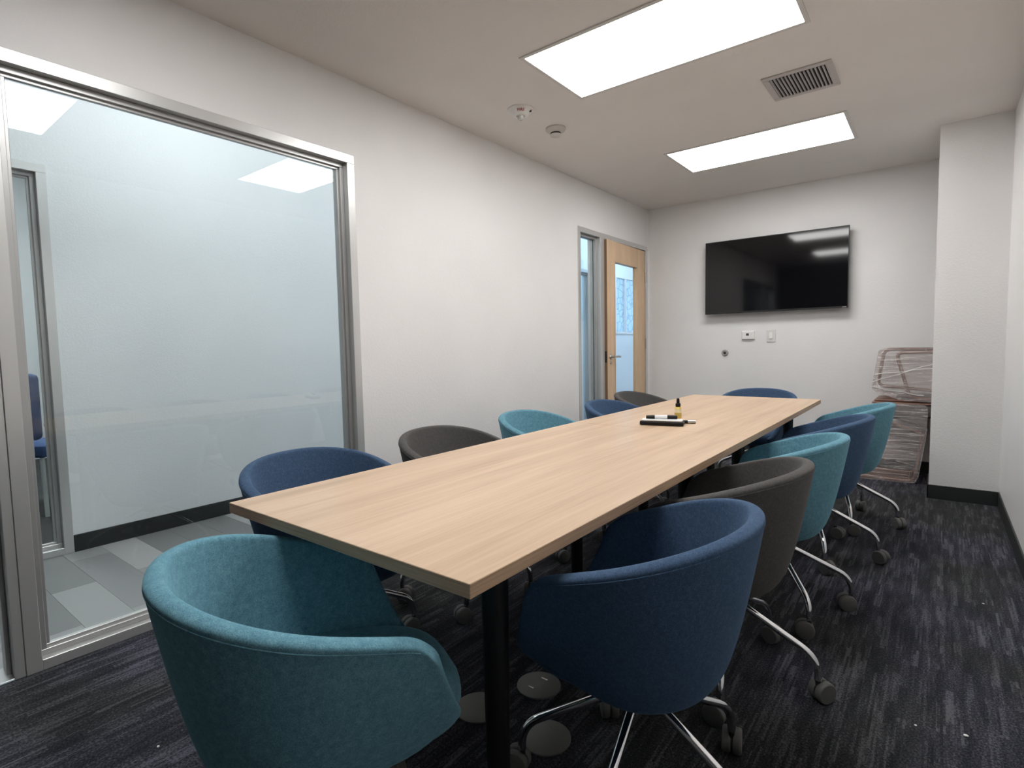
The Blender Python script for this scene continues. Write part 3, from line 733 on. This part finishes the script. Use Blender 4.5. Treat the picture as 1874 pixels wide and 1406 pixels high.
# ------------------------------------------------------------------ two stacked sled chairs in stretch film
def loop_chair(name, label, loops, bars, pad, edge, film, ox, oy, extra=()):
    t = thing(name, label, 'chair', (ox, oy, 0), 0, 'plastic-wrapped chairs behind the pier')
    for yy, pts in loops:
        bm = bmesh.new(); tube(bm, rounded([(a, yy, b) for a, b in pts], .055, True), .0135, 10, closed=True); obj('sled_loop', bm, 'copper', t, 50)
    for (xx, zz) in bars:
        bm = bmesh.new(); tube(bm, [(xx, -.20, zz), (xx, .17, zz)], .010, 8); obj('cross_bar', bm, 'copper', t, 50)
    obj('seat_pad', bbox(*pad, .02, 3), 'cushion_grey', t, 40)
    obj('seat_edge', bbox(*edge, .006, 2), 'copper', t, 40)
    for q in extra: obj('floor_board', bbox(*q, .004, 1), 'copper', t)
    bm = bmesh.new(); cs = []
    pr = [(p.x, p.z) for p in rounded([(a, 0, b) for a, b in film], .05, True)]
    for yy in (-.232, .205): cs.append([bm.verts.new((a+rnd.uniform(-.003, .003), yy, b)) for a, b in pr])
    n = len(pr)
    for k in range(n): bm.faces.new((cs[0][k], cs[0][(k+1) % n], cs[1][(k+1) % n], cs[1][k]))
    bm.faces.new(cs[0][::-1])
    obj('stretch_film', bm, 'film', t, 30)
    # tight rope-like folds of film across the front
    return t
low = [(-.26, .014), (.25, .014), (.300, .395), (.10, .475), (-.28, .50)]
loop_chair('wrapped_chair', 'lower copper-framed chair in clear stretch film, standing on the carpet',
    [(-.20, low), (.17, low)], ((-.22, .014), (.22, .014)), (-.035, .36, -.22, .22, .525, .625), (-.040, .365, -.225, .225, .625, .640),
    [(-.285, .002), (.268, .002), (.322, .40), (.325, .63), (-.05, .63), (-.10, .505), (-.312, .515)], -.375, 5.50, ((-.24, .23, -.19, .16, .004, .012),))
up = loop_chair('wrapped_chair', 'upside-down copper-framed chair in clear stretch film, stacked on top',
    [(.17, [(-.025, .745), (.015, 1.055), (.46, 1.055), (.46, .700)]), (-.20, [(.215, .672), (.115, 1.035), (.47, 1.035), (.48, .672)])],
    ((.30, 1.045), (.40, .69)), (.12, .46, -.17, .17, .657, .69), (-.02, .48, -.19, .19, .642, .657),
    [(-.045, .735), (.002, 1.070), (.48, 1.070), (.50, .648), (.16, .655)], -.380, 5.50)
for (x0, z0, x1, z1) in ((-.035, .80, .46, .99), (-.02, .86, .46, .93), (-.04, .76, .30, .70)):
    bm = bmesh.new(); tube(bm, [(x0+(x1-x0)*k/8, -.237-.003*math.sin(k*2.1), z0+(z1-z0)*k/8+.004*math.sin(k*1.7)) for k in range(9)], .0024, 6); obj('film_fold', bm, 'white_plastic', up, 50)

# ------------------------------------------------------------------ furniture glimpsed across the hall
oc = thing('office_chair', 'blue office chair seen through the window across the hall', 'chair', (-5.3, 1.0, 0), R(40))
obj('backrest', bbox(-.24, .24, -.28, -.20, .55, 1.02, .04, 3), 'blue_plastic', oc, 40)
obj('seat', bbox(-.25, .25, -.24, .25, .42, .50, .03, 3), 'blue_plastic', oc, 40)
for sx in (-1, 1):
    for sy in (-1, 1):
        bm = bmesh.new(); tube(bm, [(sx*.2, sy*.2, .43), (sx*.24, sy*.24, 0)], .014, 8); obj('leg', bm, 'white_plastic', oc, 40)
obj('arm_rail', bbox(-.27, -.24, -.22, .22, .64, .67, .008, 2), 'white_plastic', oc); obj('arm_rail', bbox(.24, .27, -.22, .22, .64, .67, .008, 2), 'white_plastic', oc)
dk = thing('desk', 'white desk seen through the window across the hall', 'desk', (-5.0, .25, 0), 0)
obj('desktop', bbox(-.35, .35, -.5, .35, .70, .73, .004, 1), 'white_plastic', dk)
for sx in (-1, 1):
    for sy in (-.46, .31): obj('leg', bbox(sx*.32-.02, sx*.32+.02, sy-.02, sy+.02, 0, .70), 'white_plastic', dk)
